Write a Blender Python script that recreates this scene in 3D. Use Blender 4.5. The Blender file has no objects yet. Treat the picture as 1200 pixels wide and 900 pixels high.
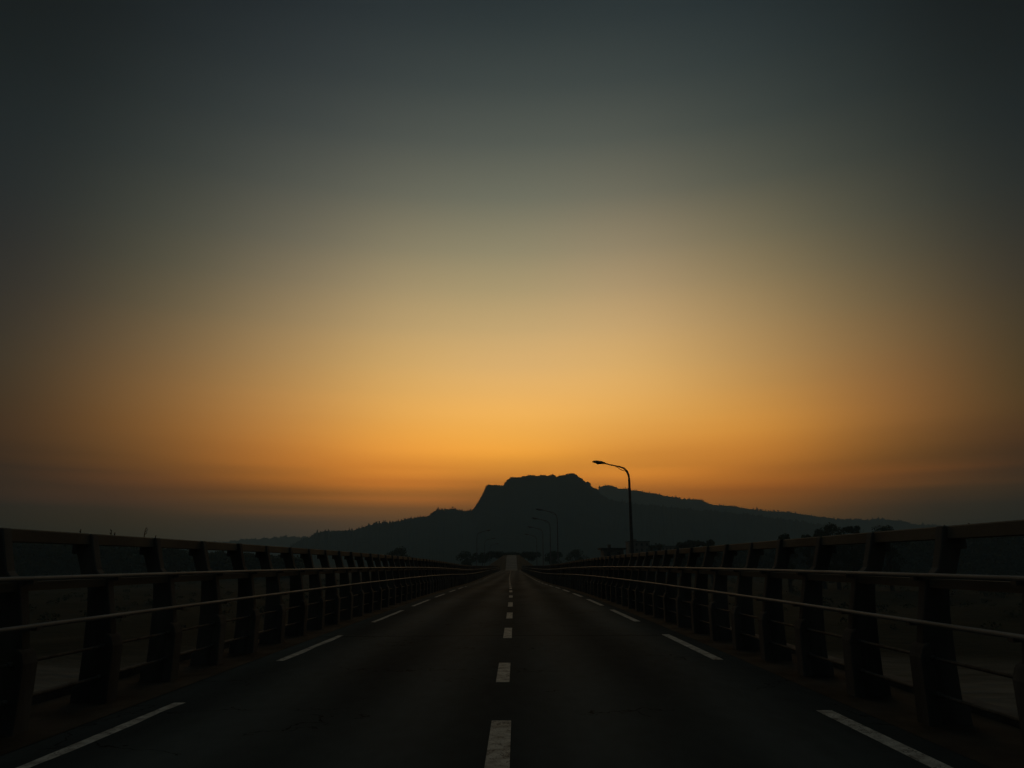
import bpy, bmesh, math, random
from mathutils import Vector, Matrix, noise
random.seed(7)
sc = bpy.context.scene
COL = sc.collection
R = math.radians

# ------------------------------------------------------------------ camera
FPX = 850.0                       # focal length in pixels of a 1200 px wide frame
PITCH, YAW, ROLL = 0.2379, -0.0068, -0.0033
CH = 1.5
fwd = Vector((math.sin(YAW)*math.cos(PITCH), math.cos(YAW)*math.cos(PITCH), math.sin(PITCH)))
r0 = Vector((math.cos(YAW), -math.sin(YAW), 0))
u0 = r0.cross(fwd)
rgt = r0*math.cos(ROLL) + u0*math.sin(ROLL)
upv = -r0*math.sin(ROLL) + u0*math.cos(ROLL)
cd = bpy.data.cameras.new('camera')
cam = bpy.data.objects.new('camera', cd); COL.objects.link(cam)
m = Matrix((rgt, upv, -fwd)).transposed().to_4x4()
m.translation = Vector((0, 0, CH))
cam.matrix_world = m
cd.sensor_width = 36.0
cd.lens = 36.0*FPX/1200.0
cd.clip_start = 0.05
cd.clip_end = 60000
sc.camera = cam

# ------------------------------------------------------------------ dusk sky
ZENITH = (0.046, 0.066, 0.076)
BACK = (0.005, 0.006, 0.007)
AZ = [-36, -27, -18, -9, 0, 9, 18, 27, 36]
EL = [0, 1, 2, 3, 3.5, 4, 4.5, 5, 5.5, 6, 6.5, 7, 8, 9.5, 11, 13, 15, 18, 21, 24, 28, 32, 36, 40, 44]
SKY_GAIN = 8.0                    # ramp colours are stored divided by this
SKY = [[(0.00011, 0.00001, 0.00000), (0.00011, 0.00001, 0.00000), (0.00014, 0.00001, 0.00000), (0.00020, 0.00001, 0.00000), (0.00036, 0.00002, 0.00000), (0.00035, 0.00002, 0.00000), (0.00044, 0.00005, 0.00000), (0.00094, 0.00009, 0.00000), (0.00211, 0.00021, 0.00001), (0.00382, 0.00041, 0.00002), (0.00535, 0.00067, 0.00006), (0.00670, 0.00098, 0.00015), (0.00791, 0.00192, 0.00060), (0.00446, 0.00263, 0.00161), (0.00307, 0.00295, 0.00227), (0.00364, 0.00394, 0.00314), (0.00296, 0.00320, 0.00325), (0.00267, 0.00265, 0.00332), (0.00216, 0.00241, 0.00329), (0.00154, 0.00230, 0.00314), (0.00114, 0.00198, 0.00262), (0.00062, 0.00121, 0.00163), (0.00036, 0.00076, 0.00109), (0.00052, 0.00110, 0.00153), (0.00076, 0.00148, 0.00207)],
       [(0.02793, 0.01977, 0.00635), (0.02819, 0.01990, 0.00638), (0.03482, 0.02240, 0.00655), (0.05430, 0.02791, 0.00700), (0.05343, 0.02904, 0.01156), (0.11863, 0.04330, 0.01479), (0.13208, 0.04648, 0.01177), (0.12369, 0.04233, 0.00938), (0.14444, 0.04819, 0.00844), (0.09208, 0.03353, 0.00678), (0.13054, 0.04796, 0.00656), (0.09657, 0.03800, 0.00575), (0.10548, 0.04332, 0.00769), (0.09373, 0.03941, 0.00794), (0.08199, 0.03811, 0.00995), (0.06295, 0.03276, 0.01108), (0.04703, 0.02849, 0.01199), (0.02733, 0.02121, 0.01130), (0.01713, 0.01617, 0.01030), (0.01144, 0.01217, 0.00911), (0.00636, 0.00776, 0.00713), (0.00398, 0.00529, 0.00555), (0.00228, 0.00330, 0.00392), (0.00109, 0.00173, 0.00241), (0.00106, 0.00178, 0.00256)],
       [(0.03044, 0.02572, 0.02159), (0.03048, 0.02574, 0.02163), (0.03708, 0.02892, 0.02213), (0.06269, 0.03891, 0.02235), (0.17228, 0.06774, 0.01648), (0.13364, 0.06302, 0.01319), (0.25330, 0.09337, 0.00972), (0.24440, 0.08109, 0.00670), (0.30638, 0.09550, 0.00756), (0.40024, 0.12943, 0.01032), (0.26583, 0.08655, 0.00936), (0.34789, 0.11429, 0.01221), (0.29804, 0.10230, 0.01339), (0.24632, 0.09882, 0.01895), (0.20710, 0.09293, 0.02204), (0.15576, 0.08138, 0.02463), (0.11938, 0.07037, 0.02652), (0.07859, 0.05367, 0.02589), (0.04967, 0.03873, 0.02307), (0.03022, 0.02704, 0.01907), (0.01601, 0.01677, 0.01395), (0.00839, 0.00999, 0.00971), (0.00481, 0.00624, 0.00684), (0.00270, 0.00385, 0.00470), (0.00242, 0.00360, 0.00445)],
       [(0.06871, 0.04261, 0.02190), (0.06885, 0.04264, 0.02189), (0.08377, 0.04840, 0.02232), (0.15217, 0.07144, 0.02327), (0.20618, 0.08720, 0.02352), (0.28326, 0.10734, 0.02359), (0.65018, 0.19656, 0.02325), (0.57727, 0.19295, 0.02218), (0.86130, 0.26040, 0.02103), (0.68762, 0.20506, 0.01691), (0.75039, 0.24832, 0.02060), (0.59494, 0.19640, 0.01713), (0.56217, 0.21223, 0.02332), (0.46236, 0.19826, 0.02747), (0.35420, 0.17347, 0.03418), (0.26732, 0.14682, 0.03875), (0.20712, 0.12577, 0.04100), (0.13907, 0.09488, 0.04088), (0.09427, 0.07113, 0.03627), (0.05814, 0.04952, 0.02984), (0.02908, 0.02863, 0.02094), (0.01489, 0.01659, 0.01428), (0.00757, 0.00950, 0.00934), (0.00402, 0.00558, 0.00617), (0.00190, 0.00292, 0.00388)],
       [(0.05296, 0.02720, 0.00924), (0.05295, 0.02720, 0.00925), (0.06609, 0.03160, 0.00941), (0.12111, 0.04872, 0.01008), (0.15819, 0.05984, 0.01056), (0.20182, 0.07300, 0.01118), (0.25126, 0.08841, 0.01198), (0.30494, 0.10624, 0.01300), (0.36067, 0.12662, 0.01425), (0.41622, 0.14957, 0.01575), (0.46994, 0.17473, 0.01743), (0.52137, 0.20070, 0.01907), (0.60603, 0.24863, 0.02323), (0.47153, 0.21988, 0.03269), (0.39189, 0.19623, 0.03966), (0.29303, 0.16099, 0.04575), (0.22006, 0.13346, 0.04984), (0.14704, 0.10125, 0.04432), (0.09548, 0.07472, 0.03786), (0.06079, 0.05371, 0.03218), (0.03123, 0.03202, 0.02338), (0.01639, 0.01852, 0.01559), (0.00855, 0.01078, 0.01026), (0.00422, 0.00602, 0.00647), (0.00174, 0.00295, 0.00377)],
       [(0.10152, 0.04683, 0.01236), (0.10166, 0.04688, 0.01237), (0.13097, 0.05548, 0.01255), (0.23374, 0.08375, 0.01327), (0.29970, 0.10162, 0.01379), (0.37465, 0.12242, 0.01445), (0.45665, 0.14629, 0.01527), (0.54213, 0.17299, 0.01629), (0.62571, 0.20165, 0.01756), (0.70162, 0.23106, 0.01918), (0.76911, 0.26099, 0.02128), (0.48306, 0.17525, 0.01692), (0.39534, 0.14991, 0.01796), (0.37706, 0.16508, 0.02745), (0.32617, 0.16188, 0.03440), (0.27865, 0.15185, 0.04158), (0.22355, 0.13238, 0.04340), (0.15907, 0.10252, 0.04408), (0.10809, 0.07570, 0.03935), (0.06848, 0.05346, 0.03229), (0.03372, 0.03138, 0.02237), (0.01677, 0.01829, 0.01520), (0.00836, 0.01043, 0.00999), (0.00443, 0.00620, 0.00662), (0.00215, 0.00351, 0.00449)],
       [(0.07753, 0.04078, 0.00621), (0.07810, 0.04091, 0.00621), (0.10544, 0.04929, 0.00632), (0.18870, 0.07111, 0.00651), (0.24817, 0.08486, 0.00657), (0.32238, 0.10119, 0.00666), (0.41147, 0.12067, 0.00679), (0.42500, 0.11316, 0.00514), (0.51183, 0.14266, 0.00735), (0.42233, 0.13137, 0.00910), (0.34474, 0.10670, 0.00880), (0.42158, 0.13988, 0.01231), (0.38899, 0.13895, 0.01400), (0.33578, 0.13826, 0.01753), (0.26355, 0.11996, 0.02099), (0.18467, 0.09633, 0.02492), (0.13998, 0.08073, 0.02726), (0.09880, 0.06384, 0.02630), (0.06491, 0.04756, 0.02285), (0.04041, 0.03391, 0.01919), (0.01886, 0.01936, 0.01422), (0.00976, 0.01173, 0.01034), (0.00557, 0.00756, 0.00765), (0.00297, 0.00462, 0.00535), (0.00307, 0.00458, 0.00504)],
       [(0.01335, 0.01347, 0.01047), (0.01349, 0.01355, 0.01050), (0.01842, 0.01643, 0.01080), (0.03082, 0.02194, 0.01103), (0.04088, 0.02542, 0.01110), (0.07981, 0.03621, 0.01010), (0.10535, 0.04545, 0.00811), (0.20363, 0.06941, 0.00651), (0.12675, 0.04368, 0.00473), (0.17450, 0.05442, 0.00410), (0.12092, 0.04342, 0.00388), (0.09852, 0.03822, 0.00395), (0.10351, 0.04087, 0.00646), (0.11811, 0.04652, 0.01016), (0.10671, 0.04445, 0.01163), (0.08429, 0.03965, 0.01238), (0.06410, 0.03546, 0.01289), (0.03988, 0.02764, 0.01279), (0.02470, 0.02053, 0.01189), (0.01545, 0.01513, 0.01059), (0.00824, 0.00953, 0.00798), (0.00451, 0.00607, 0.00602), (0.00258, 0.00394, 0.00437), (0.00134, 0.00232, 0.00297), (0.00183, 0.00279, 0.00327)],
       [(0.00056, 0.00004, 0.00002), (0.00056, 0.00004, 0.00002), (0.00080, 0.00005, 0.00002), (0.00110, 0.00005, 0.00002), (0.00127, 0.00006, 0.00002), (0.00058, 0.00004, 0.00001), (0.00026, 0.00003, 0.00001), (0.00022, 0.00004, 0.00001), (0.00037, 0.00009, 0.00002), (0.00087, 0.00024, 0.00006), (0.00389, 0.00084, 0.00020), (0.01174, 0.00206, 0.00026), (0.01513, 0.00435, 0.00039), (0.00923, 0.00597, 0.00076), (0.00563, 0.00582, 0.00123), (0.00411, 0.00495, 0.00195), (0.00391, 0.00417, 0.00249), (0.00333, 0.00332, 0.00303), (0.00226, 0.00276, 0.00302), (0.00146, 0.00233, 0.00289), (0.00084, 0.00166, 0.00232), (0.00050, 0.00104, 0.00148), (0.00019, 0.00050, 0.00091), (0.00030, 0.00075, 0.00128), (0.00044, 0.00109, 0.00173)]]
ZENITH = tuple(c/SKY_GAIN for c in ZENITH); BACK = tuple(c/SKY_GAIN for c in BACK)
w = bpy.data.worlds.new('World'); sc.world = w; w.use_nodes = True
nt = w.node_tree; nt.nodes.clear()
def N(tree, t, **kw):
    n = tree.nodes.new(t)
    for k, v in kw.items(): setattr(n, k, v)
    return n
def mth(op, a, b=None, c=None, tree=None):
    t = tree or nt
    n = N(t, 'ShaderNodeMath', operation=op)
    for i, v in enumerate((a, b, c)):
        if v is None: continue
        if isinstance(v, (int, float)): n.inputs[i].default_value = v
        else: t.links.new(v, n.inputs[i])
    return n.outputs[0]
tc = N(nt, 'ShaderNodeTexCoord')
sep = N(nt, 'ShaderNodeSeparateXYZ'); nt.links.new(tc.outputs['Generated'], sep.inputs[0])
az = mth('MULTIPLY', mth('ARCTAN2', sep.outputs[0], sep.outputs[1]), 180/math.pi)
el = mth('MULTIPLY', mth('ARCSINE', sep.outputs[2]), 180/math.pi)
fac = mth('DIVIDE', mth('MAXIMUM', el, 0.0), 90.0)
def skyramp(stops):
    n = N(nt, 'ShaderNodeValToRGB'); cr = n.color_ramp; cr.interpolation = 'LINEAR'
    while len(cr.elements) > 1: cr.elements.remove(cr.elements[-1])
    for i, (p, c) in enumerate(stops):
        e = cr.elements[0] if i == 0 else cr.elements.new(p)
        e.position = p; e.color = (c[0], c[1], c[2], 1)
    nt.links.new(fac, n.inputs[0])
    return n.outputs[0]
acc = None; wsum = None
def addterm(colour, weight):
    global acc, wsum
    n = N(nt, 'ShaderNodeVectorMath', operation='SCALE')
    nt.links.new(colour, n.inputs[0])
    if isinstance(weight, float): n.inputs['Scale'].default_value = weight
    else: nt.links.new(weight, n.inputs['Scale'])
    if acc is None: acc = n.outputs[0]
    else:
        a = N(nt, 'ShaderNodeVectorMath', operation='ADD')
        nt.links.new(acc, a.inputs[0]); nt.links.new(n.outputs[0], a.inputs[1]); acc = a.outputs[0]
    if wsum is None: wsum = weight
    else: wsum = mth('ADD', wsum, weight)
for i, a in enumerate(AZ):
    s = 7.5
    d = mth('DIVIDE', mth('SUBTRACT', az, float(a)), s)
    wt = mth('EXPONENT', mth('MULTIPLY', mth('MULTIPLY', d, d), -1.0))
    st = [(e/90.0, SKY[i][j]) for j, e in enumerate(EL)]
    z = ZENITH
    st += [(56/90.0, tuple(0.5*(z[k]+SKY[i][-1][k]) for k in range(3))), (70/90.0, z)]
    addterm(skyramp(st), wt)
addterm(skyramp([(0, BACK), (20/90.0, BACK), (45/90.0, tuple(.5*(a+b) for a, b in zip(BACK, ZENITH))), (65/90.0, ZENITH)]), 0.02)
dv = N(nt, 'ShaderNodeVectorMath', operation='SCALE')
nt.links.new(acc, dv.inputs[0]); nt.links.new(mth('DIVIDE', 1.0, wsum), dv.inputs['Scale'])
cv = N(nt, 'ShaderNodeCombineXYZ'); nt.links.new(mth('MULTIPLY', az, .028), cv.inputs[0]); nt.links.new(mth('MULTIPLY', el, .55), cv.inputs[1])
sn = N(nt, 'ShaderNodeTexNoise'); sn.inputs['Scale'].default_value = 1.0; sn.inputs['Detail'].default_value = 4; nt.links.new(cv.outputs[0], sn.inputs['Vector'])
near_h = mth('MAXIMUM', mth('SUBTRACT', 1.0, mth('DIVIDE', mth('ABSOLUTE', mth('SUBTRACT', el, 6.0)), 9.0)), 0.12)
stk = mth('ADD', 1.0, mth('MULTIPLY', mth('MULTIPLY', mth('SUBTRACT', sn.outputs[0], .5), near_h), .22))
dv2 = N(nt, 'ShaderNodeVectorMath', operation='SCALE'); nt.links.new(dv.outputs[0], dv2.inputs[0]); nt.links.new(stk, dv2.inputs['Scale'])
bg = N(nt, 'ShaderNodeBackground'); nt.links.new(dv2.outputs[0], bg.inputs[0]); bg.inputs[1].default_value = SKY_GAIN
wo = N(nt, 'ShaderNodeOutputWorld'); nt.links.new(bg.outputs[0], wo.inputs[0])

# the sun has just gone behind the mountain: only a trace of soft warm light
sd = bpy.data.lights.new('sun', 'SUN'); sd.energy = 0.02; sd.angle = R(12); sd.color = (1, 0.66, 0.36)
so = bpy.data.objects.new('sun', sd); COL.objects.link(so)
so.rotation_euler = Vector((0.0, math.cos(R(3)), math.sin(R(3)))).to_track_quat('Z', 'Y').to_euler()

sc.view_settings.view_transform = 'Standard'
sc.view_settings.look = 'None'
sc.view_settings.exposure = 0.0
sc.view_settings.gamma = 1.0
sc.view_settings.use_curve_mapping = False
sc.render.engine = 'CYCLES'
sc.cycles.use_denoising = True
sc.cycles.max_bounces = 5
sc.cycles.volume_bounces = 0

# ------------------------------------------------------------------ materials
def pmat(name, c1, c2, rough=.85, scale=3., detail=6., bump=0., bscale=40., metallic=0., spec=.5, stretch=(1, 1, 1), lo=.35, hi=.65, bdist=.01):
    m = bpy.data.materials.new(name); m.use_nodes = True
    t = m.node_tree; b = t.nodes['Principled BSDF']
    co = N(t, 'ShaderNodeTexCoord'); mp = N(t, 'ShaderNodeMapping'); mp.inputs['Scale'].default_value = stretch
    g = N(t, 'ShaderNodeNewGeometry')
    t.links.new(g.outputs['Position'], mp.inputs[0])
    n = N(t, 'ShaderNodeTexNoise'); n.inputs['Scale'].default_value = scale; n.inputs['Detail'].default_value = detail
    t.links.new(mp.outputs[0], n.inputs['Vector'])
    r = N(t, 'ShaderNodeValToRGB'); r.color_ramp.elements[0].position = lo; r.color_ramp.elements[1].position = hi
    r.color_ramp.elements[0].color = (*c1, 1); r.color_ramp.elements[1].color = (*c2, 1)
    t.links.new(n.outputs[0], r.inputs[0]); t.links.new(r.outputs[0], b.inputs['Base Color'])
    b.inputs['Roughness'].default_value = rough; b.inputs['Metallic'].default_value = metallic
    b.inputs['Specular IOR Level'].default_value = spec
    if bump:
        n2 = N(t, 'ShaderNodeTexNoise'); n2.inputs['Scale'].default_value = bscale; n2.inputs['Detail'].default_value = 4
        t.links.new(mp.outputs[0], n2.inputs['Vector'])
        bp = N(t, 'ShaderNodeBump'); bp.inputs['Strength'].default_value = bump; bp.inputs['Distance'].default_value = bdist
        t.links.new(n2.outputs[0], bp.inputs['Height']); t.links.new(bp.outputs[0], b.inputs['Normal'])
    return m
M = {}
M['concrete'] = pmat('weathered_concrete', (.05, .048, .043), (.125, .12, .105), .9, 2.2, 8, .5, 30, stretch=(1, 1, .35))
M['beam'] = pmat('stained_concrete_beam', (.095, .08, .058), (.17, .14, .10), .85, 1.6, 8, .4, 25, stretch=(1, .6, 1))
M['steel'] = pmat('galvanised_steel', (.17, .18, .18), (.30, .31, .30), .6, 6, 5, .15, 60, metallic=.1, spec=.3, stretch=(1, .2, 1))
M['darksteel'] = pmat('weathered_dark_steel', (.06, .06, .055), (.12, .115, .10), .7, 9, 5, .2, 60, metallic=.1, spec=.25)
M['lamp_steel'] = pmat('lamp_steel', (.09, .095, .095), (.14, .145, .14), .5, 4, 4, metallic=.3)
M['haze_zinc'] = pmat('haze_paled_zinc', (.18, .19, .19), (.28, .29, .29), .7, 4, 4, spec=.2)  # zinc lightened so the far lamps look faded by haze
M['lamp_glass'] = pmat('lamp_lens', (.22, .21, .18), (.28, .27, .24), .25, 4, 2)
M['shoulder'] = pmat('dusty_shoulder', (.028, .022, .015), (.085, .068, .048), .95, 1.3, 10, .6, 50, spec=.15)
M['old_road'] = pmat('old_pale_road', (.13, .135, .125), (.215, .22, .20), .9, .3, 6, spec=.1)
M['deck'] = pmat('deck_concrete', (.10, .09, .075), (.19, .17, .14), .95, .8, 8, .4, 20, spec=.2)
M['forest'] = pmat('hill_forest', (.018, .026, .016), (.050, .060, .032), 1., .012, 12, spec=0.)
M['rock'] = M['forest']
M['foliage'] = pmat('foliage', (.025, .035, .014), (.065, .08, .03), .8, .8, 4, spec=.2)
M['bark'] = pmat('bark', (.05, .038, .028), (.10, .08, .06), .95, 3, 6, .6, 12, stretch=(1, 1, .3))
M['wall'] = pmat('dull_render_wall', (.16, .14, .12), (.24, .22, .19), .9, .4, 6)
M['roof'] = pmat('dark_roof', (.05, .045, .04), (.09, .08, .07), .9, .5, 5)
M['window'] = pmat('dark_window', (.015, .017, .02), (.03, .032, .035), .15, .5, 2)
M['earth'] = pmat('embankment_earth', (.015, .018, .011), (.045, .042, .028), 1., .15, 8, spec=.1)

def asphalt():
    m = bpy.data.materials.new('asphalt'); m.use_nodes = True
    t = m.node_tree; b = t.nodes['Principled BSDF']; L = t.links.new
    g = N(t, 'ShaderNodeNewGeometry')
    def nz(scale, detail, st):
        mp = N(t, 'ShaderNodeMapping'); mp.inputs['Scale'].default_value = st; L(g.outputs['Position'], mp.inputs[0])
        n = N(t, 'ShaderNodeTexNoise'); n.inputs['Scale'].default_value = scale; n.inputs['Detail'].default_value = detail
        L(mp.outputs[0], n.inputs['Vector']); return n.outputs[0]
    big = nz(.55, 6, (1, .22, 1)); fine = nz(90, 3, (1, 1, 1)); mid = nz(5, 6, (1, .5, 1))
    r = N(t, 'ShaderNodeValToRGB'); e = r.color_ramp.elements
    e[0].position = .33; e[0].color = (.042, .048, .046, 1); e[1].position = .68; e[1].color = (.092, .106, .100, 1)
    L(mth('ADD', mth('MULTIPLY', big, .65, tree=t), mth('MULTIPLY', mth('ADD', fine, mid, tree=t), .175, tree=t), tree=t), r.inputs[0])
    # polished wheel tracks: a wear pattern across the road
    sp = N(t, 'ShaderNodeSeparateXYZ'); L(g.outputs['Position'], sp.inputs[0])
    tr = mth('POWER', mth('ABSOLUTE', mth('SINE', mth('MULTIPLY', mth('ADD', sp.outputs[0], .15, tree=t), math.pi/1.72, tree=t), tree=t), tree=t), 2.0, tree=t)
    # cracks
    vo = N(t, 'ShaderNodeTexVoronoi', feature='DISTANCE_TO_EDGE'); vo.inputs['Scale'].default_value = .9
    mp = N(t, 'ShaderNodeMapping'); mp.inputs['Scale'].default_value = (.55, .9, 1)
    dn = N(t, 'ShaderNodeTexNoise'); dn.inputs['Scale'].default_value = 2.2; dn.inputs['Detail'].default_value = 6; L(g.outputs['Position'], dn.inputs['Vector'])
    va = N(t, 'ShaderNodeVectorMath', operation='ADD'); L(g.outputs['Position'], va.inputs[0]); L(dn.outputs['Color'], va.inputs[1])
    L(va.outputs[0], mp.inputs[0]); L(mp.outputs[0], vo.inputs['Vector'])
    crack = mth('LESS_THAN', vo.outputs['Distance'], .006, tree=t)
    gate = mth('GREATER_THAN', nz(.35, 2, (1, 1, 1)), .54, tree=t)
    # transverse deck joints every 18 m, tar-filled
    jt = mth('LESS_THAN', mth('ABSOLUTE', mth('SUBTRACT', mth('MODULO', mth('ADD', sp.outputs[1], 29.2, tree=t), 18.0, tree=t), 9.0, tree=t), tree=t), mth('ADD', .02, mth('MULTIPLY', mid, .05, tree=t), tree=t), tree=t)
    cr = mth('MAXIMUM', mth('MULTIPLY', crack, gate, tree=t), mth('MULTIPLY', jt, .8, tree=t), tree=t)
    mx = N(t, 'ShaderNodeMix', data_type='RGBA'); L(mth('MULTIPLY', cr, .85, tree=t), mx.inputs[0]); L(r.outputs[0], mx.inputs[6]); mx.inputs[7].default_value = (.012, .012, .011, 1)
    L(mx.outputs[2], b.inputs['Base Color'])
    hs = N(t, 'ShaderNodeHueSaturation'); L(mx.outputs[2], hs.inputs['Color']); L(mth('ADD', mth('MULTIPLY', tr, .45, tree=t), .78, tree=t), hs.inputs['Value'])
    L(hs.outputs[0], b.inputs['Base Color'])
    L(mth('ADD', mth('MULTIPLY', tr, -.10, tree=t), .85, tree=t), b.inputs['Roughness'])
    b.inputs['Specular IOR Level'].default_value = .006
    bp = N(t, 'ShaderNodeBump'); bp.inputs['Strength'].default_value = .7; bp.inputs['Distance'].default_value = .006
    L(mth('SUBTRACT', fine, mth('MULTIPLY', cr, 2.0, tree=t), tree=t), bp.inputs['Height']); L(bp.outputs[0], b.inputs['Normal'])
    return m
M['asphalt'] = asphalt()

def paint():
    m = bpy.data.materials.new('road_paint'); m.use_nodes = True
    t = m.node_tree; b = t.nodes['Principled BSDF']; L = t.links.new
    g = N(t, 'ShaderNodeNewGeometry')
    n = N(t, 'ShaderNodeTexNoise'); n.inputs['Scale'].default_value = 7; n.inputs['Detail'].default_value = 8; L(g.outputs['Position'], n.inputs['Vector'])
    r = N(t, 'ShaderNodeValToRGB'); e = r.color_ramp.elements
    e[0].position = .36; e[0].color = (.30, .28, .235, 1); e[1].position = .60; e[1].color = (.58, .55, .47, 1); L(n.outputs[0], r.inputs[0])
    va = N(t, 'ShaderNodeVectorMath', operation='MULTIPLY_ADD'); L(n.outputs['Color'], va.inputs[0]); va.inputs[1].default_value = (.5, .5, .5); L(g.outputs['Position'], va.inputs[2])
    mp = N(t, 'ShaderNodeMapping'); mp.inputs['Scale'].default_value = (1.0, 2.0, 1); L(va.outputs[0], mp.inputs[0])
    vo = N(t, 'ShaderNodeTexVoronoi', feature='DISTANCE_TO_EDGE'); vo.inputs['Scale'].default_value = 2.6; L(mp.outputs[0], vo.inputs['Vector'])
    n2 = N(t, 'ShaderNodeTexNoise'); n2.inputs['Scale'].default_value = 1.7; L(g.outputs['Position'], n2.inputs['Vector'])
    n3 = N(t, 'ShaderNodeTexNoise'); n3.inputs['Scale'].default_value = 55; n3.inputs['Detail'].default_value = 3; L(g.outputs['Position'], n3.inputs['Vector'])
    cr = mth('MULTIPLY', mth('LESS_THAN', vo.outputs['Distance'], .022, tree=t), mth('GREATER_THAN', n2.outputs[0], .47, tree=t), tree=t)
    cr = mth('MAXIMUM', cr, mth('GREATER_THAN', n3.outputs[0], .615, tree=t), tree=t)
    mx = N(t, 'ShaderNodeMix', data_type='RGBA'); L(mth('MULTIPLY', cr, .8, tree=t), mx.inputs[0]); L(r.outputs[0], mx.inputs[6]); mx.inputs[7].default_value = (.05, .05, .045, 1)
    L(mx.outputs[2], b.inputs['Base Color']); b.inputs['Roughness'].default_value = .8
    b.inputs['Specular IOR Level'].default_value = .3
    return m
M['paint'] = paint()

def ground_mat():
    m = bpy.data.materials.new('valley_floor'); m.use_nodes = True
    t = m.node_tree; b = t.nodes['Principled BSDF']; L = t.links.new
    g = N(t, 'ShaderNodeNewGeometry')
    def nz(scale, detail, st=(1, 1, 1)):
        mp = N(t, 'ShaderNodeMapping'); mp.inputs['Scale'].default_value = st; L(g.outputs['Position'], mp.inputs[0])
        n = N(t, 'ShaderNodeTexNoise'); n.inputs['Scale'].default_value = scale; n.inputs['Detail'].default_value = detail
        L(mp.outputs[0], n.inputs['Vector']); return n.outputs[0]
    veg = N(t, 'ShaderNodeValToRGB'); e = veg.color_ramp.elements
    e[0].position = .35; e[0].color = (.014, .019, .011, 1); e[1].position = .7; e[1].color = (.045, .045, .03, 1); L(nz(.05, 10), veg.inputs[0])
    snd = N(t, 'ShaderNodeValToRGB'); e = snd.color_ramp.elements
    e[0].position = .3; e[0].color = (.09, .082, .064, 1); e[1].position = .7; e[1].color = (.20, .178, .14, 1); L(nz(.35, 9, (.4, 1, 1)), snd.inputs[0])
    sp = N(t, 'ShaderNodeSeparateXYZ'); L(g.outputs['Position'], sp.inputs[0])
    d = mth('ADD', sp.outputs[1], mth('MULTIPLY', nz(.03, 6, (1, 1.5, 1)), 70, tree=t), tree=t)
    k = mth('SMOOTH_MIN', mth('MAXIMUM', mth('DIVIDE', mth('SUBTRACT', 128, d, tree=t), 22, tree=t), 0, tree=t), 1.0, .1, tree=t)
    mx = N(t, 'ShaderNodeMix', data_type='RGBA'); L(k, mx.inputs[0]); L(veg.outputs[0], mx.inputs[6]); L(snd.outputs[0], mx.inputs[7])
    L(mx.outputs[2], b.inputs['Base Color']); b.inputs['Roughness'].default_value = 1; b.inputs['Specular IOR Level'].default_value = .05
    bp = N(t, 'ShaderNodeBump'); bp.inputs['Strength'].default_value = .8; bp.inputs['Distance'].default_value = .6
    L(nz(.5, 8), bp.inputs['Height']); L(bp.outputs[0], b.inputs['Normal'])
    return m
M['ground'] = ground_mat()

# ------------------------------------------------------------------ object helpers
def mesh_obj(name, verts, faces, mat, parent=None, smooth=False, **props):
    me = bpy.data.meshes.new(name); me.from_pydata([tuple(v) for v in verts], [], faces); me.update()
    if smooth: me.polygons.foreach_set('use_smooth', [True]*len(me.polygons))
    if mat is not None: me.materials.append(mat)
    o = bpy.data.objects.new(name, me); COL.objects.link(o)
    if parent is not None: o.parent = parent
    for k, v in props.items(): o[k] = v
    return o
class MB:
    def __init__(s): s.v = []; s.f = []
    def add(s, vs, fs):
        n = len(s.v); s.v += [tuple(v) for v in vs]; s.f += [tuple(i+n for i in f) for f in fs]
    def box(s, x0, x1, y0, y1, z0, z1):
        s.add([(x0,y0,z0),(x1,y0,z0),(x1,y1,z0),(x0,y1,z0),(x0,y0,z1),(x1,y0,z1),(x1,y1,z1),(x0,y1,z1)],
              [(0,3,2,1),(4,5,6,7),(0,1,5,4),(1,2,6,5),(2,3,7,6),(3,0,4,7)])
    def tube(s, pts, rad, n=8):
        pts = [Vector(p) for p in pts]
        if not isinstance(rad, (list, tuple)): rad = [rad]*len(pts)
        rings = []
        for i, p in enumerate(pts):
            a = pts[max(i-1, 0)]; b = pts[min(i+1, len(pts)-1)]
            d = (b-a).normalized(); x = d.cross(Vector((0, 0, 1)))
            if x.length < .05: x = d.cross(Vector((0, 1, 0)))
            x.normalize(); y = d.cross(x)
            rings.append([p + (x*math.cos(2*math.pi*k/n) + y*math.sin(2*math.pi*k/n))*rad[i] for k in range(n)])
        vs = [v for r in rings for v in r]; fs = []
        for i in range(len(pts)-1):
            for k in range(n):
                fs.append((i*n+k, i*n+(k+1) % n, (i+1)*n+(k+1) % n, (i+1)*n+k))
        fs.append(tuple(range(n))[::-1]); fs.append(tuple((len(pts)-1)*n+k for k in range(n)))
        s.add(vs, fs)
    def build(s, name, mat, parent=None, smooth=False, **props):
        return mesh_obj(name, s.v, s.f, mat, parent, smooth, **props)
def bevelled(o, wdt, seg=1, ang=30):
    bm = bmesh.new(); bm.from_mesh(o.data)
    bmesh.ops.recalc_face_normals(bm, faces=bm.faces)
    ed = [e for e in bm.edges if len(e.link_faces) == 2 and e.calc_face_angle(0) > R(ang)]
    bmesh.ops.bevel(bm, geom=ed, offset=wdt, segments=seg, affect='EDGES', clamp_overlap=True)
    bm.to_mesh(o.data); bm.free(); return o
def empty(name, loc, label, cat, group=None):
    o = bpy.data.objects.new(name, None); COL.objects.link(o); o.location = loc; o.empty_display_size = .3
    o['label'] = label; o['category'] = cat
    if group: o['group'] = group
    return o

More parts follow.
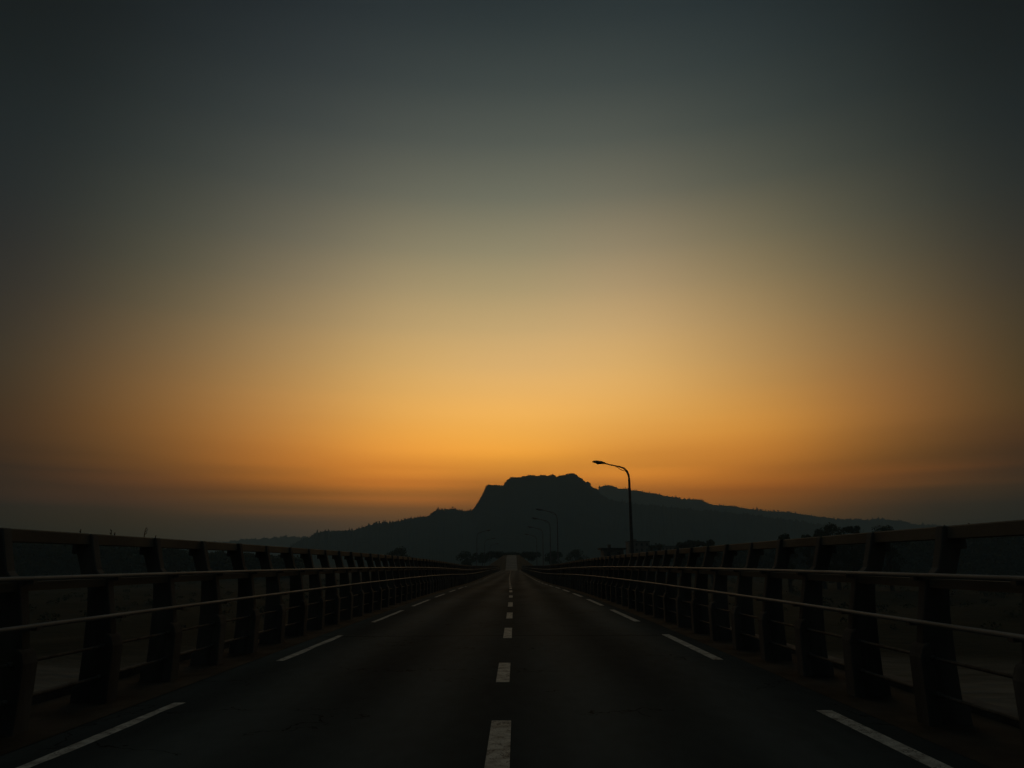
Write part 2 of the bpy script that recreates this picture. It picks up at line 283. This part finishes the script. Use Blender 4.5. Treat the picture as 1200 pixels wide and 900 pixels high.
# ------------------------------------------------------------------ the road's line: a slight crest, a dip, a rise
def slope_z(Y):
    if Y < 0: return 0.
    if Y < 60: return -.018*Y/60
    if Y < 100: return -.018+.010*(Y-60)/40
    if Y < 296: return -.008
    if Y < 318: return -.008+.093*(Y-296)/22
    if Y < 374: return .085
    if Y < 396: return .085*(396-Y)/22
    return 0.
def slope_x(Y):
    if Y < 0: return 0.
    if Y < 60: return -.0138*Y/60
    if Y < 150: return -.0138+.0063*(Y-60)/90
    return -.0075
_z = [0.]; _x = [0.]
for i in range(1, 1400):
    _z.append(_z[-1]+slope_z(i-.5)); _x.append(_x[-1]+slope_x(i-.5))
def ip(t, Y):
    if Y <= 0: return 0.
    i = int(Y); f = Y-i; return t[i]*(1-f)+t[i+1]*f
rz = lambda Y: ip(_z, Y)
rx = lambda Y: ip(_x, Y)
def road_pt(X, Y, z): return (X+rx(Y), Y, z+rz(Y))
def sweep(mb, prof, Ys, closed=True, caps=True, zf=None):
    zf = zf or rz
    n = len(prof); b = len(mb.v)
    vs = [(x+rx(Y), Y, z+zf(Y)) for Y in Ys for x, z in prof]; fs = []
    for i in range(len(Ys)-1):
        for k in range(n if closed else n-1):
            k2 = (k+1) % n
            fs.append((i*n+k, i*n+k2, (i+1)*n+k2, (i+1)*n+k))
    if closed and caps:
        fs.append(tuple(range(n))[::-1]); fs.append(tuple((len(Ys)-1)*n+k for k in range(n)))
    mb.add(vs, fs)
def frange(a, b, s):
    o = []; x = a
    while x < b: o.append(x); x += s
    return o+[b]

XL, XR, SP, YLP, YRP = -4.48, 3.80, 1.5108, 8.6798, 7.4927
GZ = -9.0
BR_END = 300.0
Yroad = frange(-12, 60, 2)[:-1]+frange(60, 300, 6)
# road sheet
mb = MB(); sweep(mb, [(XL+.35, 0.0), (-2, .012), (-.1, .02), (1.8, .012), (XR-.30, 0.0)][::1], Yroad, closed=False)
road = mb.build('road', M['asphalt'], kind='structure')
# shoulders
for s, X0, X1 in ((-1, XL-.75, XL+.36), (1, XR-.31, XR+.75)):
    mb = MB(); sweep(mb, [(X0, .004), (X1, .006)], frange(-12, BR_END+4, 4), closed=False)
    mb.build('shoulder', M['shoulder'], kind='structure')
# painted dashes follow the road crown
def zc(X): return .02-.0065*abs(X+.1)+.006
def dash(mb, X, Y0, Y1, wd):
    if X == -.185 and Y0 < 8: X = -.155; wd = .185
    n = max(2, int((Y1-Y0)/1.0)+1); Ys = [Y0+(Y1-Y0)*i/(n-1) for i in range(n)]
    jit = [random.uniform(-.006, .006) for _ in Ys]
    sweep(mb, [(X-wd/2, 0), (X+wd/2, 0)], Ys, closed=False, zf=lambda Y: rz(Y)+zc(X))
mb = MB()
cen = [(3.6, 7.45), (9.72, 11.53), (15.2, 17.57), (20.54, 23.07), (26.4, 29.4), (34.0, 36.7), (41.7, 45.2)]
y = 49.4
while y < 290: cen.append((y, y+3.4)); y += 7.7
for Y0, Y1 in cen: dash(mb, -.185, Y0, Y1, .17)
mb.build('centre_marking', M['paint'], road)
for X, first in ((-3.685, (4.3, 8.52)), (3.13, (4.0, 8.02))):
    edg = [first, (12.0, 16.1), (19.65, 24.75), (27.3, 32.6)]
    y = 35.3
    while y < 290: edg.append((y, y+4.7)); y += 7.75
    mb = MB()
    for Y0, Y1 in edg: dash(mb, X, Y0, Y1, .16)
    mb.build('edge_marking', M['paint'], road)
# the road goes on beyond the bridge, narrower and paler, climbing a bank
mb = MB(); sweep(mb, [(-2.45, -.004), (0, .03), (2.45, -.004)], frange(298, 470, 4), closed=False)
mb.build('approach_road', M['old_road'], kind='structure')

# ------------------------------------------------------------------ bridge body
br = empty('road_bridge', (0, 0, 0), 'long straight concrete road bridge carrying the two-lane road over the valley', 'bridge')
mb = MB(); sweep(mb, [(XL-1.0, -.02), (XL-1.0, -.45), (XL-.4, -.6), (-3.0, -1.7), (2.4, -1.7), (XR+.4, -.6), (XR+1.0, -.45), (XR+1.0, -.02)], frange(-12, BR_END, 6))
mb.build('deck', M['deck'], br)
for s, X0 in ((-1, XL), (1, XR)):
    a, b = sorted((X0+s*.78, X0+s*.95))
    mb = MB(); sweep(mb, [(a, -.019), (b, -.019), (b, .09), (a, .09)], frange(-12, BR_END, 4)); mb.build('outer_kerb', M['concrete'], br)
for Y in range(20, 300, 40):
    mb = MB(); mb.box(-2.6+rx(Y), 2.0+rx(Y), Y-.7, Y+.7, GZ-1, rz(Y)-1.69); mb.build('pier', M['concrete'], br)

# ------------------------------------------------------------------ parapet railings
BLADE_IN = [(.0, .62), (.06, .74), (.085, .90), (.135, 1.16), (.15, 1.235), (.165, 1.335), (.26, 1.372), (.305, 1.42), (.36, 1.63), (.405, 1.822)]
BLADE_OUT = [(.60, 1.816), (.615, 1.70), (.615, 1.60), (.555, 1.60), (.525, 1.52), (.475, 1.37), (.415, 1.30), (.38, 1.20), (.36, 1.0), (.352, .55), (.36, .19), (.42, .165), (.425, -.01)]
def prism(mb, prof, y0, y1, s):
    n = len(prof)
    vs = [(s*x, y0, z) for x, z in prof]+[(s*x, y1, z) for x, z in prof]
    fs = [tuple(range(n)), tuple(range(2*n-1, n-1, -1))]+[(k, k+n, (k+1) % n+n, (k+1) % n) for k in range(n)]
    mb.add(vs, fs)
def make_railing(s, X0, Y0, nback, label):
    root = empty('bridge_railing', (X0, 0, 0), label, 'bridge railing', 'railings along both edges of the bridge')
    base = Vector((X0, 0, 0))
    def pt(x, Y, z): return (s*x+rx(Y), Y, z+rz(Y))
    Yp = []
    y = Y0-nback*SP
    while y < BR_END-1: Yp.append(y); y += SP
    # prototype post, its inner buttress and pipe clamps (all round the post's own base)
    mb = MB(); prism(mb, [(.05, -.01), (.05, .60)]+BLADE_IN[1:]+BLADE_OUT, -.185, -.055, s)
    post = bevelled(mb.build('post', M['concrete'], root), .010)
    mb = MB(); prism(mb, [(-.004, -.008), (-.004, .60), (.028, .70), (.085, .74), (.115, .70), (.115, -.008)], -.235, -.005, s)
    but = bevelled(mb.build('buttress', M['concrete'], post), .012)
    kids = [but]
    for z in (.60, .28):
        mb = MB(); mb.tube([(s*.10, -.30, z), (s*.10, .05, z)], .028, 10); kids.append(mb.build('pipe_collar', M['darksteel'], post, smooth=False))
    for z0, z1, x0, x1 in ((.885, .915, -.035, .075), (1.30, 1.335, .06, .155)):
        mb = MB(); mb.box(*sorted((s*x0, s*x1)), -.15, -.09, z0, z1); kids.append(mb.build('rail_bracket', M['darksteel'], post))
    near = [(i, Y) for i, Y in enumerate(Yp)][:100]; far = Yp[100:]
    for i, Y in near:
        if i == 0: o = post
        else:
            o = post.copy(); COL.objects.link(o); o.parent = root
            for kd in (kids if i < 40 else kids[:1]):
                q = kd.copy(); COL.objects.link(q); q.parent = o
        o.location = (rx(Y), Y, rz(Y))
        o.rotation_euler = (0, R(random.uniform(-.5, .5)), R(random.uniform(-.6, .6)))
    mb = MB()
    for Y in far:
        t = MB(); prism(t, [(.05, -.01), (.05, .60)]+BLADE_IN[1:]+BLADE_OUT, -.185, -.055, s); prism(t, [(-.004, -.008), (-.004, .60), (.028, .70), (.115, .70), (.115, -.008)], -.235, -.005, s)
        mb.add([(x+rx(Y), yy+Y, z+rz(Y)) for x, yy, z in t.v], t.f)
    mb.build('far_posts', M['concrete'], root, kind='stuff')
    # beams: one cast length per bay, each butting against the posts
    def rail(name, prof, mat, ys, smooth=False):
        mb = MB()
        for a, b in ys:
            sweep(mb, [(s*x, z) for x, z in prof], [a, b])
        o = mb.build(name, mat, root)
        bm = bmesh.new(); bm.from_mesh(o.data); bmesh.ops.recalc_face_normals(bm, faces=bm.faces); bm.to_mesh(o.data); bm.free()
        return o
    ext = [Yp[0]-SP]+Yp
    bays = [(ext[i]-.054, ext[i+1]-.186) for i in range(len(ext)-1)]
    rail('top_beam', [(.425, 1.70), (.585, 1.695), (.592, 1.815), (.455, 1.822), (.437, 1.81)], M['beam'], bays)
    rail('mid_beam', [(.185, 1.235), (.30, 1.235), (.30, 1.318), (.185, 1.318)], M['beam'], bays)
    def pipe(name, x, z, r, mat, n=8):
        mb = MB(); c = [(s*(x+r*math.cos(2*math.pi*k/n+.3)), z+r*math.sin(2*math.pi*k/n+.3)) for k in range(n)]
        Ys = [Yp[0]-SP]
        for Y in Yp: Ys += [Y-.12]
        sweep(mb, c, Ys)
        o = mb.build(name, mat, root, smooth=True)
        bm = bmesh.new(); bm.from_mesh(o.data); bmesh.ops.recalc_face_normals(bm, faces=bm.faces); bm.to_mesh(o.data); bm.free()
        return o
    pipe('handrail', .115, 1.350, .024, M['steel'])
    pipe('handrail', -.008, .925, .024, M['steel'])
    pipe('lower_pipe', .10, .60, .017, M['darksteel'])
    pipe('lower_pipe', .10, .28, .017, M['darksteel'])
    return root
make_railing(-1, XL, YLP, 3, 'concrete and pipe railing along the left edge of the bridge')
make_railing(1, XR, YRP, 2, 'concrete and pipe railing along the right edge of the bridge, lamp posts behind it')

# ------------------------------------------------------------------ street lamps
def make_lamp(label, group, drop=0., slim=1., mat='lamp_steel'):
    r = empty('street_lamp', (0, 0, 0), label, 'street lamp', group)
    mb = MB(); mb.tube([(0, 0, -drop), (0, 0, .02), (0, 0, 3.0), (0, 0, 6.1), (-.03, 0, 6.4), (-.12, 0, 6.66), (-.28, 0, 6.83), (-.48, 0, 6.91)], [v*slim for v in (.13, .13, .095, .068, .064, .058, .052, .046)], 10)
    mb.build('pole', M[mat], r, smooth=True)
    mb = MB(); mb.tube([(-.48, 0, 6.91), (-.95, 0, 7.01), (-1.42, 0, 7.12)], [.045, .038, .034], 8); mb.build('arm', M[mat], r, smooth=True)
    mb = MB(); mb.tube([(-.12, 0, 6.62), (-.45, 0, 6.74), (-.82, 0, 6.965)], .02, 6); mb.build('brace', M[mat], r, smooth=True)
    # head: a flattened cobra-head shell
    mb = MB(); st = [(-1.36, .045, .05), (-1.45, .09, .075), (-1.62, .15, .115), (-1.85, .17, .125), (-2.05, .13, .10), (-2.17, .05, .045)]
    n = 12; vs = []; fs = []
    for i, (x, ry, rz_) in enumerate(st):
        zc_ = 7.12+(-x-1.42)*.14
        for k in range(n):
            a = 2*math.pi*k/n; vs.append((x, ry*math.cos(a), zc_+rz_*math.sin(a)*(1. if math.sin(a) > 0 else .55)))
    for i in range(len(st)-1):
        for k in range(n): fs.append((i*n+k, i*n+(k+1) % n, (i+1)*n+(k+1) % n, (i+1)*n+k))
    fs.append(tuple(range(n))); fs.append(tuple((len(st)-1)*n+k for k in range(n))[::-1])
    mb.add(vs, fs); h = mb.build('lamp_head', M[mat], r, smooth=True)
    mb = MB(); mb.tube([(-1.82, 0, 7.13), (-1.82, 0, 7.075)], [.115, .07], 12); mb.build('lens', M['lamp_glass'], h, smooth=True)
    mb = MB(); mb.box(-.16, .16, -.16, .16, -.0+.0, .03)
    if drop == 0: mb.build('base_plate', M['darksteel'], r)
    return r
G = 'street lamps beside the bridge'
l1 = make_lamp('large street lamp silhouetted against the orange sky, rising well above the right railing', G, drop=9.3)
l1.location = (6.7, 43.6, 0)
proto = make_lamp('second nearest street lamp on the right, its head in front of the mountain', G, slim=.66, mat='haze_zinc')
def place_lamp(X, Y, rot=0, label=None):
    if label is None: o = proto
    else:
        o = proto.copy(); COL.objects.link(o); o['label'] = label
        for ch in [c for c in bpy.data.objects if c.parent == proto]:
            c2 = ch.copy(); COL.objects.link(c2); c2.parent = o
            for g in [g for g in bpy.data.objects if g.parent == ch]:
                g2 = g.copy(); COL.objects.link(g2); g2.parent = c2
    o.location = (X, Y, rz(Y)+.002); o.rotation_euler = (0, 0, rot)
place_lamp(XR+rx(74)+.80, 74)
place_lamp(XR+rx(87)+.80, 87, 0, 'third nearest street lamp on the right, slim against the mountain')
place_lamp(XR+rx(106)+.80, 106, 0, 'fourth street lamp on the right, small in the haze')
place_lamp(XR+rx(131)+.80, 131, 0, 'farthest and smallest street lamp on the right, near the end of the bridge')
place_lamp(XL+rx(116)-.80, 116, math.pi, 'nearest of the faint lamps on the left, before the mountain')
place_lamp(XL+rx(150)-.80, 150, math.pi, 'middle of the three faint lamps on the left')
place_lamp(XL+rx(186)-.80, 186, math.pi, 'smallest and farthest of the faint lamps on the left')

# ------------------------------------------------------------------ ground
mb = MB(); n = 60
def gh(x, y):
    d = math.hypot(x, y)
    a = min(1., max(0., (abs(x+rx(min(max(y, 0), 1300)))-7)/20))
    return GZ + a*1.3*noise.noise(Vector((x*.03, y*.03, 1))) + (noise.noise(Vector((x*.004, y*.004, 3)))*4*min(1, d/800))
xs = sorted(set([-16000, -8000, -4000, -2500]+list(range(-1500, -300, 100))+list(range(-300, 301, 12))+list(range(400, 1501, 100))+[2500, 4000, 8000, 16000]))
ys = sorted(set([-6000, -2500, -1000, -400, -200]+list(range(-100, 400, 12))+list(range(400, 1500, 60))+[1800, 2500, 4000, 8000, 16000]))
vs = [(x, y, gh(x, y)) for y in ys for x in xs]
nx = len(xs)
fs = [(j*nx+i, j*nx+i+1, (j+1)*nx+i+1, (j+1)*nx+i) for j in range(len(ys)-1) for i in range(nx-1)]
mesh_obj('ground', vs, fs, M['ground'], smooth=True, kind='structure')
# embankment under the approach road beyond the bridge
mb = MB()
Ys = frange(286, 470, 8)
vs = []
for Y in Ys:
    z = rz(Y)
    for x, zz in ((-26, GZ-1.5), (-4.2, z-.05), (4.2, z-.05), (24, GZ-1.5)): vs.append((x+rx(Y), Y, zz))
fs = [(i*4+k, i*4+k+1, (i+1)*4+k+1, (i+1)*4+k) for i in range(len(Ys)-1) for k in range(3)]
fs += [(0, 1, 2, 3)]
mesh_obj('embankment', vs, fs, M['earth'], kind='structure')
mb = MB()

# ------------------------------------------------------------------ hills: heightfields whose crest line follows the photographed skyline
def ray(px, py):
    return (fwd + rgt*((px-600)/FPX) + upv*((450-py)/FPX))
def hill(name, sil, D, Wf, Wb, cliff, seed, rough, bush, wob, mat, step=.8, rows=46):
    sil = sorted(sil); px = sil[0][0]; vs = []; cols = 0
    ts = [-(i/12.0)**1.0 for i in range(12, 0, -1)] + [ (i/float(rows))**1.35 for i in range(rows+1)]
    while px <= sil[-1][0]:
        for a, b in zip(sil, sil[1:]):
            if a[0] <= px <= b[0]:
                f = (px-a[0])/max(b[0]-a[0], 1e-6); py = a[1]*(1-f)+b[1]*f; break
        big = noise.noise(Vector((px*.03, seed, 0)))
        bz = bush*(.45 if name == 'mountain' and 555 < px < 706 else 1.35)
        py += -max(0, noise.noise(Vector((px*.8, seed, 5))))*bz*2.2 - abs(noise.noise(Vector((px*.19, seed, 9))))*bz*1.3 + noise.noise(Vector((px*.09, seed, 2)))*rough*(.3 if bz < .5 else 1)
        d = ray(px, py); hd = Vector((d.x, d.y, 0)); k = hd.length; hd.normalize()
        Dr = D*(1+wob*noise.noise(Vector((px*.011, seed, 7))))
        H = CH + Dr*d.z/k
        for t in ts:
            if t < 0:
                r = Dr - t*Wb; z = GZ-2+(H-GZ+2)*(1-(-t))**1.3
                z -= 12*abs(noise.noise(Vector((px*.1, t*6, seed))))*min(1, -t*3)
            else:
                r = Dr - t*Wf
                base = (1-t)**1.5
                c = cliff*min(1., t/.05)
                z = GZ-2+(H-GZ+2)*max(0, base*(1-c) )
                sp = abs(noise.noise(Vector((hd.x*D*.006, t*2.2, seed+3))))+.5*abs(noise.noise(Vector((hd.x*D*.017, t*6, seed+8))))
                z -= (H-GZ)*.16*sp*min(1, t*5)*(1-t)
                if t > .995: z = GZ-6
            if t <= -.999: z = GZ-6
            p = hd*r; vs.append((p.x, p.y, z))
        cols += 1; px += step
    nr = len(ts)
    fs = [(c*nr+j, c*nr+j+1, (c+1)*nr+j+1, (c+1)*nr+j) for c in range(cols-1) for j in range(nr-1)]
    o = mesh_obj(name, vs, fs, mat, smooth=True, kind='structure')
    bm = bmesh.new(); bm.from_mesh(o.data); bmesh.ops.recalc_face_normals(bm, faces=bm.faces); bm.to_mesh(o.data); bm.free()
    return o
MAIN = [(340,640),(355,633),(365,629),(370,625.5),(377,624),(410,622),(415,622.5),(440,614),(460,613),(485,607),(497,607),(512,599),(520,598),(529,597),(551.5,600),(556,595),(560,588.3),(562,585),(564.7,580.3),(566.7,577),(568.7,571.9),(570.7,569.8),(574,568.3),(577.3,569),(581.3,568.7),(585.3,569.5),(590.4,569.7),(591.3,566.5),(594,563.7),(598.7,559.5),(606.7,559.7),(613.3,558.7),(620,557.5),(626.7,556.8),(630,558),(634.7,556.6),(638.7,556.8),(640.7,558.2),(645.3,556.6),(649.3,556.8),(652,558.9),(656,558.3),(661.3,557),(666.7,555.2),(672,555),(676,557.3),(680,561),(682.7,561.3),(684.7,564.3),(687.3,565.3),(689.3,563.9),(691.3,566.3),(693.3,569.7),(696,572.3),(700,573.5),(702.7,578.3),(705.3,581.7),(714,586),(740,591),(770,594),(800,597),(860,602),(900,607),(950,614),(990,620),(1030,628),(1080,640)]
RIGHT = [(640,600),(680,580),(697,575.5),(701.3,573.7),(703.3,571.3),(706.7,570.3),(711.3,569.8),(716,570.6),(720,571.3),(725,573),(744,575),(763,578.5),(781,581.5),(799,585.5),(820,586.5),(833,591.5),(860,595),(900,599.5),(924,601),(953,605.5),(983,609),(1020,609.5),(1036,609.2),(1060,611.5),(1071,615),(1100,616),(1160,619),(1215,622),(1245,632)]
LEFT = [(60,646),(120,641),(220,637.5),(250,636.3),(267,635.5),(285,633.5),(310,632),(332,630),(360,630),(372,629),(400,628),(450,627),(520,630),(600,640)]
hill('mountain', MAIN, 2200, 900, 700, .22, 1.3, .6, 1.9, .03, M['forest'], .5)
hill('far_ridge', RIGHT, 3700, 1100, 800, .05, 4.1, .6, 2.0, .04, M['forest'], 1.0, 34)
hill('distant_hills', LEFT, 4600, 1200, 900, .0, 8.7, .5, 1.6, .04, M['forest'], 1.3, 30)

# ------------------------------------------------------------------ trees
def leaf_cloud(mb, c, rad, n, size, rnd, sq=.8):
    for _ in range(n):
        while True:
            p = Vector((rnd.uniform(-1, 1), rnd.uniform(-1, 1), rnd.uniform(-1, 1)))
            if .25 < p.length < 1: break
        q = Vector(c)+Vector((p.x*rad, p.y*rad, p.z*rad*sq))
        a = Vector((rnd.gauss(0, 1), rnd.gauss(0, 1), rnd.gauss(0, 1))).normalized()
        b = a.cross(Vector((rnd.gauss(0, 1), rnd.gauss(0, 1), rnd.gauss(0, 1)))).normalized()
        s = size*rnd.uniform(.6, 1.4)
        mb.add([q-a*s, q+b*s*.6, q+a*s, q-b*s*.6], [(0, 1, 2, 3)])
def tree(x, y, top, wide, label, seed, group, leaf=.35, dens=1.0, crown_frac=.62):
    rnd = random.Random(seed); z0 = GZ-.8
    if y > 300 and abs(x-rx(min(y, 1300))) < 26:
        z0 = max(GZ-.8, rz(y)-.3-(max(0, abs(x-rx(min(y, 1300)))-5.5))*.45)
    H = top-z0
    root = empty('tree', (x, y, z0), label, 'tree', group)
    mb = MB(); tr = H*.028
    bend = rnd.uniform(-.4, .4)
    mb.tube([(0, 0, 0), (bend*.3, 0, H*.25), (bend, .1, H*.5), (bend*1.2, .1, H*.86)], [tr*1.3, tr, tr*.75, tr*.2], 8)
    cl = MB()
    ncl = int(26*dens)
    for i in range(ncl):
        a = rnd.uniform(0, 6.28); h = rnd.uniform(1-crown_frac, .95); env = math.sin(min(1., (1.0-h)/crown_frac*.9+.12)*math.pi)**.6
        r = wide*.5*env*rnd.uniform(.3, .95)
        c = (bend+math.cos(a)*r, math.sin(a)*r, H*h)
        mb.tube([(bend*.7, 0, H*max(.2, h-.28)), (c[0]*.6+bend*.3, c[1]*.6, H*(h-.1)), c], [tr*.35, tr*.2, tr*.06], 5)
        leaf_cloud(cl, c, wide*rnd.uniform(.11, .21), int(170*dens), leaf*.62, rnd)
    leaf_cloud(cl, (bend, 0, H*.93), wide*.16, int(200*dens), leaf*.62, rnd)
    mb.build('trunk', M['bark'], root, smooth=True)
    cl.build('crown', M['foliage'], root)
    return root
def zt(py, D): return CH+(656.0-py)/FPX*D
def xt(px, D): return (px-606.0)/FPX*D
TG = 'trees on the valley floor beyond the right railing'
TR = [(913, 628, 250, 22, 'small round dark tree rising just above the right railing, left of the tree clump'),
      (938, 627, 275, 16, 'small dark tree next to the round one above the right railing'),
      (952, 621, 262, 24, 'left tree of the dark clump above the right railing'),
      (968, 616, 250, 30, 'tallest tree of the dark clump above the right railing'),
      (986, 618, 258, 26, 'right tree of the dark clump above the right railing'),
      (1027, 619, 240, 36, 'broad dark tree under the far ridge, rightmost above the railing')]
for i, (px, py, D, wpx, lab) in enumerate(TR):
    tree(xt(px, D), D, zt(py, D), wpx/FPX*D*1.25, lab, 11+i, TG, leaf=.42, dens=1.15, crown_frac=.78)
TR2 = [(792, 637, 330, 20, 'low hazy tree right of the pale building behind the railing'),
       (808, 635, 340, 22, 'second hazy tree along from the pale building'),
       (826, 634, 320, 22, 'rightmost tree of the hazy row behind the railing'),
       (768, 639, 380, 24, 'hazy tree directly beside the pale building')]
for i, (px, py, D, wpx, lab) in enumerate(TR2):
    tree(xt(px, D), D, zt(py, D), wpx/FPX*D*1.2, lab, 31+i, 'hazy trees far behind the right railing', leaf=.6, dens=.7)
TR3 = [(470, 643, 420, 26, 'low far tree above the left railing, half way to the road end'),
       (548, 648, 430, 22, 'hazy far tree left of the faint lamps'),
       (566, 649, 440, 20, 'hazy far tree behind the faint left lamps'),
       (582, 648.5, 430, 18, 'dark tree left of the road where the road climbs'),
       (590, 651, 470, 12, 'tree at the crest on the left side of the far road'),
       (612, 650.5, 455, 12, 'tree at the crest on the right side of the far road'),
       (622, 649, 430, 20, 'dark tree right of the road where the road climbs'),
       (646, 648, 440, 22, 'hazy tree under the second street lamp'),
       (672, 646, 430, 26, 'hazy tree between the second lamp and the low dark building'),
       (600, 650.0, 500, 20, 'tree closing the view where the far road meets the hill foot')]
for i, (px, py, D, wpx, lab) in enumerate(TR3):
    tree(xt(px, D), D, zt(py, D), wpx/FPX*D*1.2, lab, 51+i, 'hazy trees at the end of the bridge', leaf=.6, dens=.7)

# dry weeds rooted in the joints on top of the beams
def weed(side, px, hpx, label, seed):
    rnd = random.Random(seed)
    X = (XL-.52) if side < 0 else (XR+.52)
    d = ray(px, 620); Y = X/(d.x/d.y); Y = (X+rx(Y))/(d.x/d.y)
    x, z = X+rx(Y), rz(Y)+1.812; h = hpx/FPX*Y
    r = empty('dry_weed', (x, Y, z), label, 'weed', 'dry weeds growing on top of the railings')
    mb = MB(); mb.tube([(0, 0, -.01), (rnd.uniform(-.006, .006), 0, h*.5), (rnd.uniform(-.014, .014), 0, h)], [.006, .005, .003], 6)
    mb.build('stem', M['bark'], r, smooth=True)
    for q in range(3):
        a = rnd.uniform(0, 6.28); l = h*rnd.uniform(.25, .5); z0 = h*(.3+.22*q); cx, cy = math.cos(a), math.sin(a)
        mb = MB(); mb.tube([(0, 0, z0), (cx*l*.4, cy*l*.4, z0+l*.5), (cx*l*.6, cy*l*.6, z0+l*.9)], [.004, .005, .002], 5)
        mb.build('leaf', M['bark'], r)
for i, (side, px, hpx, lab) in enumerate([(-1, 95, 5.5, 'short weed on top of the left railing, leftmost of the five'), (-1, 131, 7, 'taller of the close pair of weeds on top of the left railing'),
        (-1, 135.5, 4.5, 'shorter of the close pair of weeds on top of the left railing'), (-1, 170, 12, 'tallest weed stalk on top of the left railing'),
        (-1, 183, 4, 'low weed on top of the left railing, right beside the tallest stalk'), (1, 1107, 2.5, 'tiny weed on the right railing top, left of the other tiny one'), (1, 1137, 2.5, 'tiny weed on the right railing top nearest to the picture edge')]):
    weed(side, px, hpx, lab, 80+i)

# scrub on the valley floor
rnd = random.Random(5); mb = MB()
for _ in range(1300):
    s = rnd.choice((-1, 1)); x = s*rnd.uniform(9, 260); y = rnd.uniform(15, 420)
    if y < 110: continue
    r = rnd.uniform(.5, 2.0); leaf_cloud(mb, (x, y, gh(x, y)+r*.25), r, 45, r*.16, rnd, .45)
mb.build('scrub', M['foliage'], None, kind='stuff')

# riverside woods on both sides, reading as one dark mass
def interp(tab, x):
    for a, b in zip(tab, tab[1:]):
        if a[0] <= x <= b[0]: return a[1]+(b[1]-a[1])*(x-a[0])/(b[0]-a[0])
    return tab[-1][1] if x > tab[-1][0] else tab[0][1]
def wood(name, tab, D0, seed):
    rnd = random.Random(seed); mb = MB(); tk = MB()
    px = tab[0][0]
    while px < tab[-1][0]:
        for row in range(3):
            D = D0+row*13+rnd.uniform(-4, 4)+18*noise.noise(Vector((px*.01, seed, row)))
            p = px+rnd.uniform(-5, 5)
            x = (p-606)/FPX*D; top = CH+(656-interp(tab, p)+rnd.uniform(-2.5, 1.0))/FPX*D
            z0 = gh(x, D)-.3; H = top-z0
            r = rnd.uniform(3.8, 6.4)
            for k in range(5):
                zc_ = z0+r*.5+(H-r*1.2)*k/4.0
                leaf_cloud(mb, (x+rnd.uniform(-1.5, 1.5), D+rnd.uniform(-1.5, 1.5), zc_), r*(1.05 if k < 4 else .85), 75, 1.35, rnd, 1.0)
        px += 9
    mb.build(name, M['foliage'], None, kind='stuff')
wood('woodland', [(-260, 612), (0, 629), (100, 634), (200, 642), (300, 649), (360, 653)], 470, 3)
wood('woodland', [(800, 650), (880, 643), (1000, 635), (1100, 627), (1200, 620), (1460, 605)], 480, 4)

# ------------------------------------------------------------------ buildings behind the right railing
def building(px0, px1, pytop, D, depth, label, storeys, roof_over, flat=True):
    x0, x1, top = xt(px0, D), xt(px1, D), zt(pytop, D); z0 = GZ-1.2
    root = empty('building', ((x0+x1)/2, D, z0), label, 'building', 'buildings behind the right railing')
    hw = (x1-x0)/2; H = top-z0
    mb = MB(); mb.box(-hw, hw, 0, depth, 0, H-.5); mb.build('wall', M['wall'], root)
    mb = MB(); mb.box(-hw-roof_over, hw+roof_over, -roof_over, depth+roof_over, H-.497, H); ro = mb.build('roof', M['roof'], root)
    mb = MB(); mb.box(-hw*.4, -hw*.1, depth*.4, depth*.6, H+.003, H+1.2); mb.build('water_tank', M['wall'], ro)
    nw = max(2, int(2*hw/2.6)); sh = 3.1
    for j in range(storeys):
        zb = H-.5-sh*(j+1)+.9
        for i in range(nw):
            xc = -hw+(i+.5)*2*hw/nw
            mb = MB(); mb.box(xc-.55, xc+.55, -.04, -.003, zb, zb+1.4); wdw = mb.build('window', M['window'], root)
            mb = MB(); mb.box(xc-.65, xc+.65, -.14, -.003, zb-.12, zb-.003); mb.build('sill', M['wall'], wdw)
building(704, 727, 643, 250, 9, 'low dark flat-roofed building just left of the large street lamp', 2, .9)
building(733, 757, 635.5, 430, 12, 'pale hazy taller building just behind the large street lamp', 3, .3)
building(757, 800, 641, 520, 12, 'long faint building in the haze right of the taller one', 2, .3)

# ------------------------------------------------------------------ air
mb = MB(); mb.box(-3200, 3200, -1500, 5650, GZ-12, 520)
hz = mb.build('haze', None, kind='stuff')
hm = bpy.data.materials.new('haze'); hm.use_nodes = True; t = hm.node_tree; t.nodes.clear()
pv = N(t, 'ShaderNodeVolumePrincipled'); pv.inputs['Color'].default_value = (.60, .90, 1.0, 1); pv.inputs['Density'].default_value = 4.6e-4
pv.inputs['Anisotropy'].default_value = 0.0
om = N(t, 'ShaderNodeOutputMaterial'); t.links.new(pv.outputs[0], om.inputs['Volume'])
hz.data.materials.append(hm)
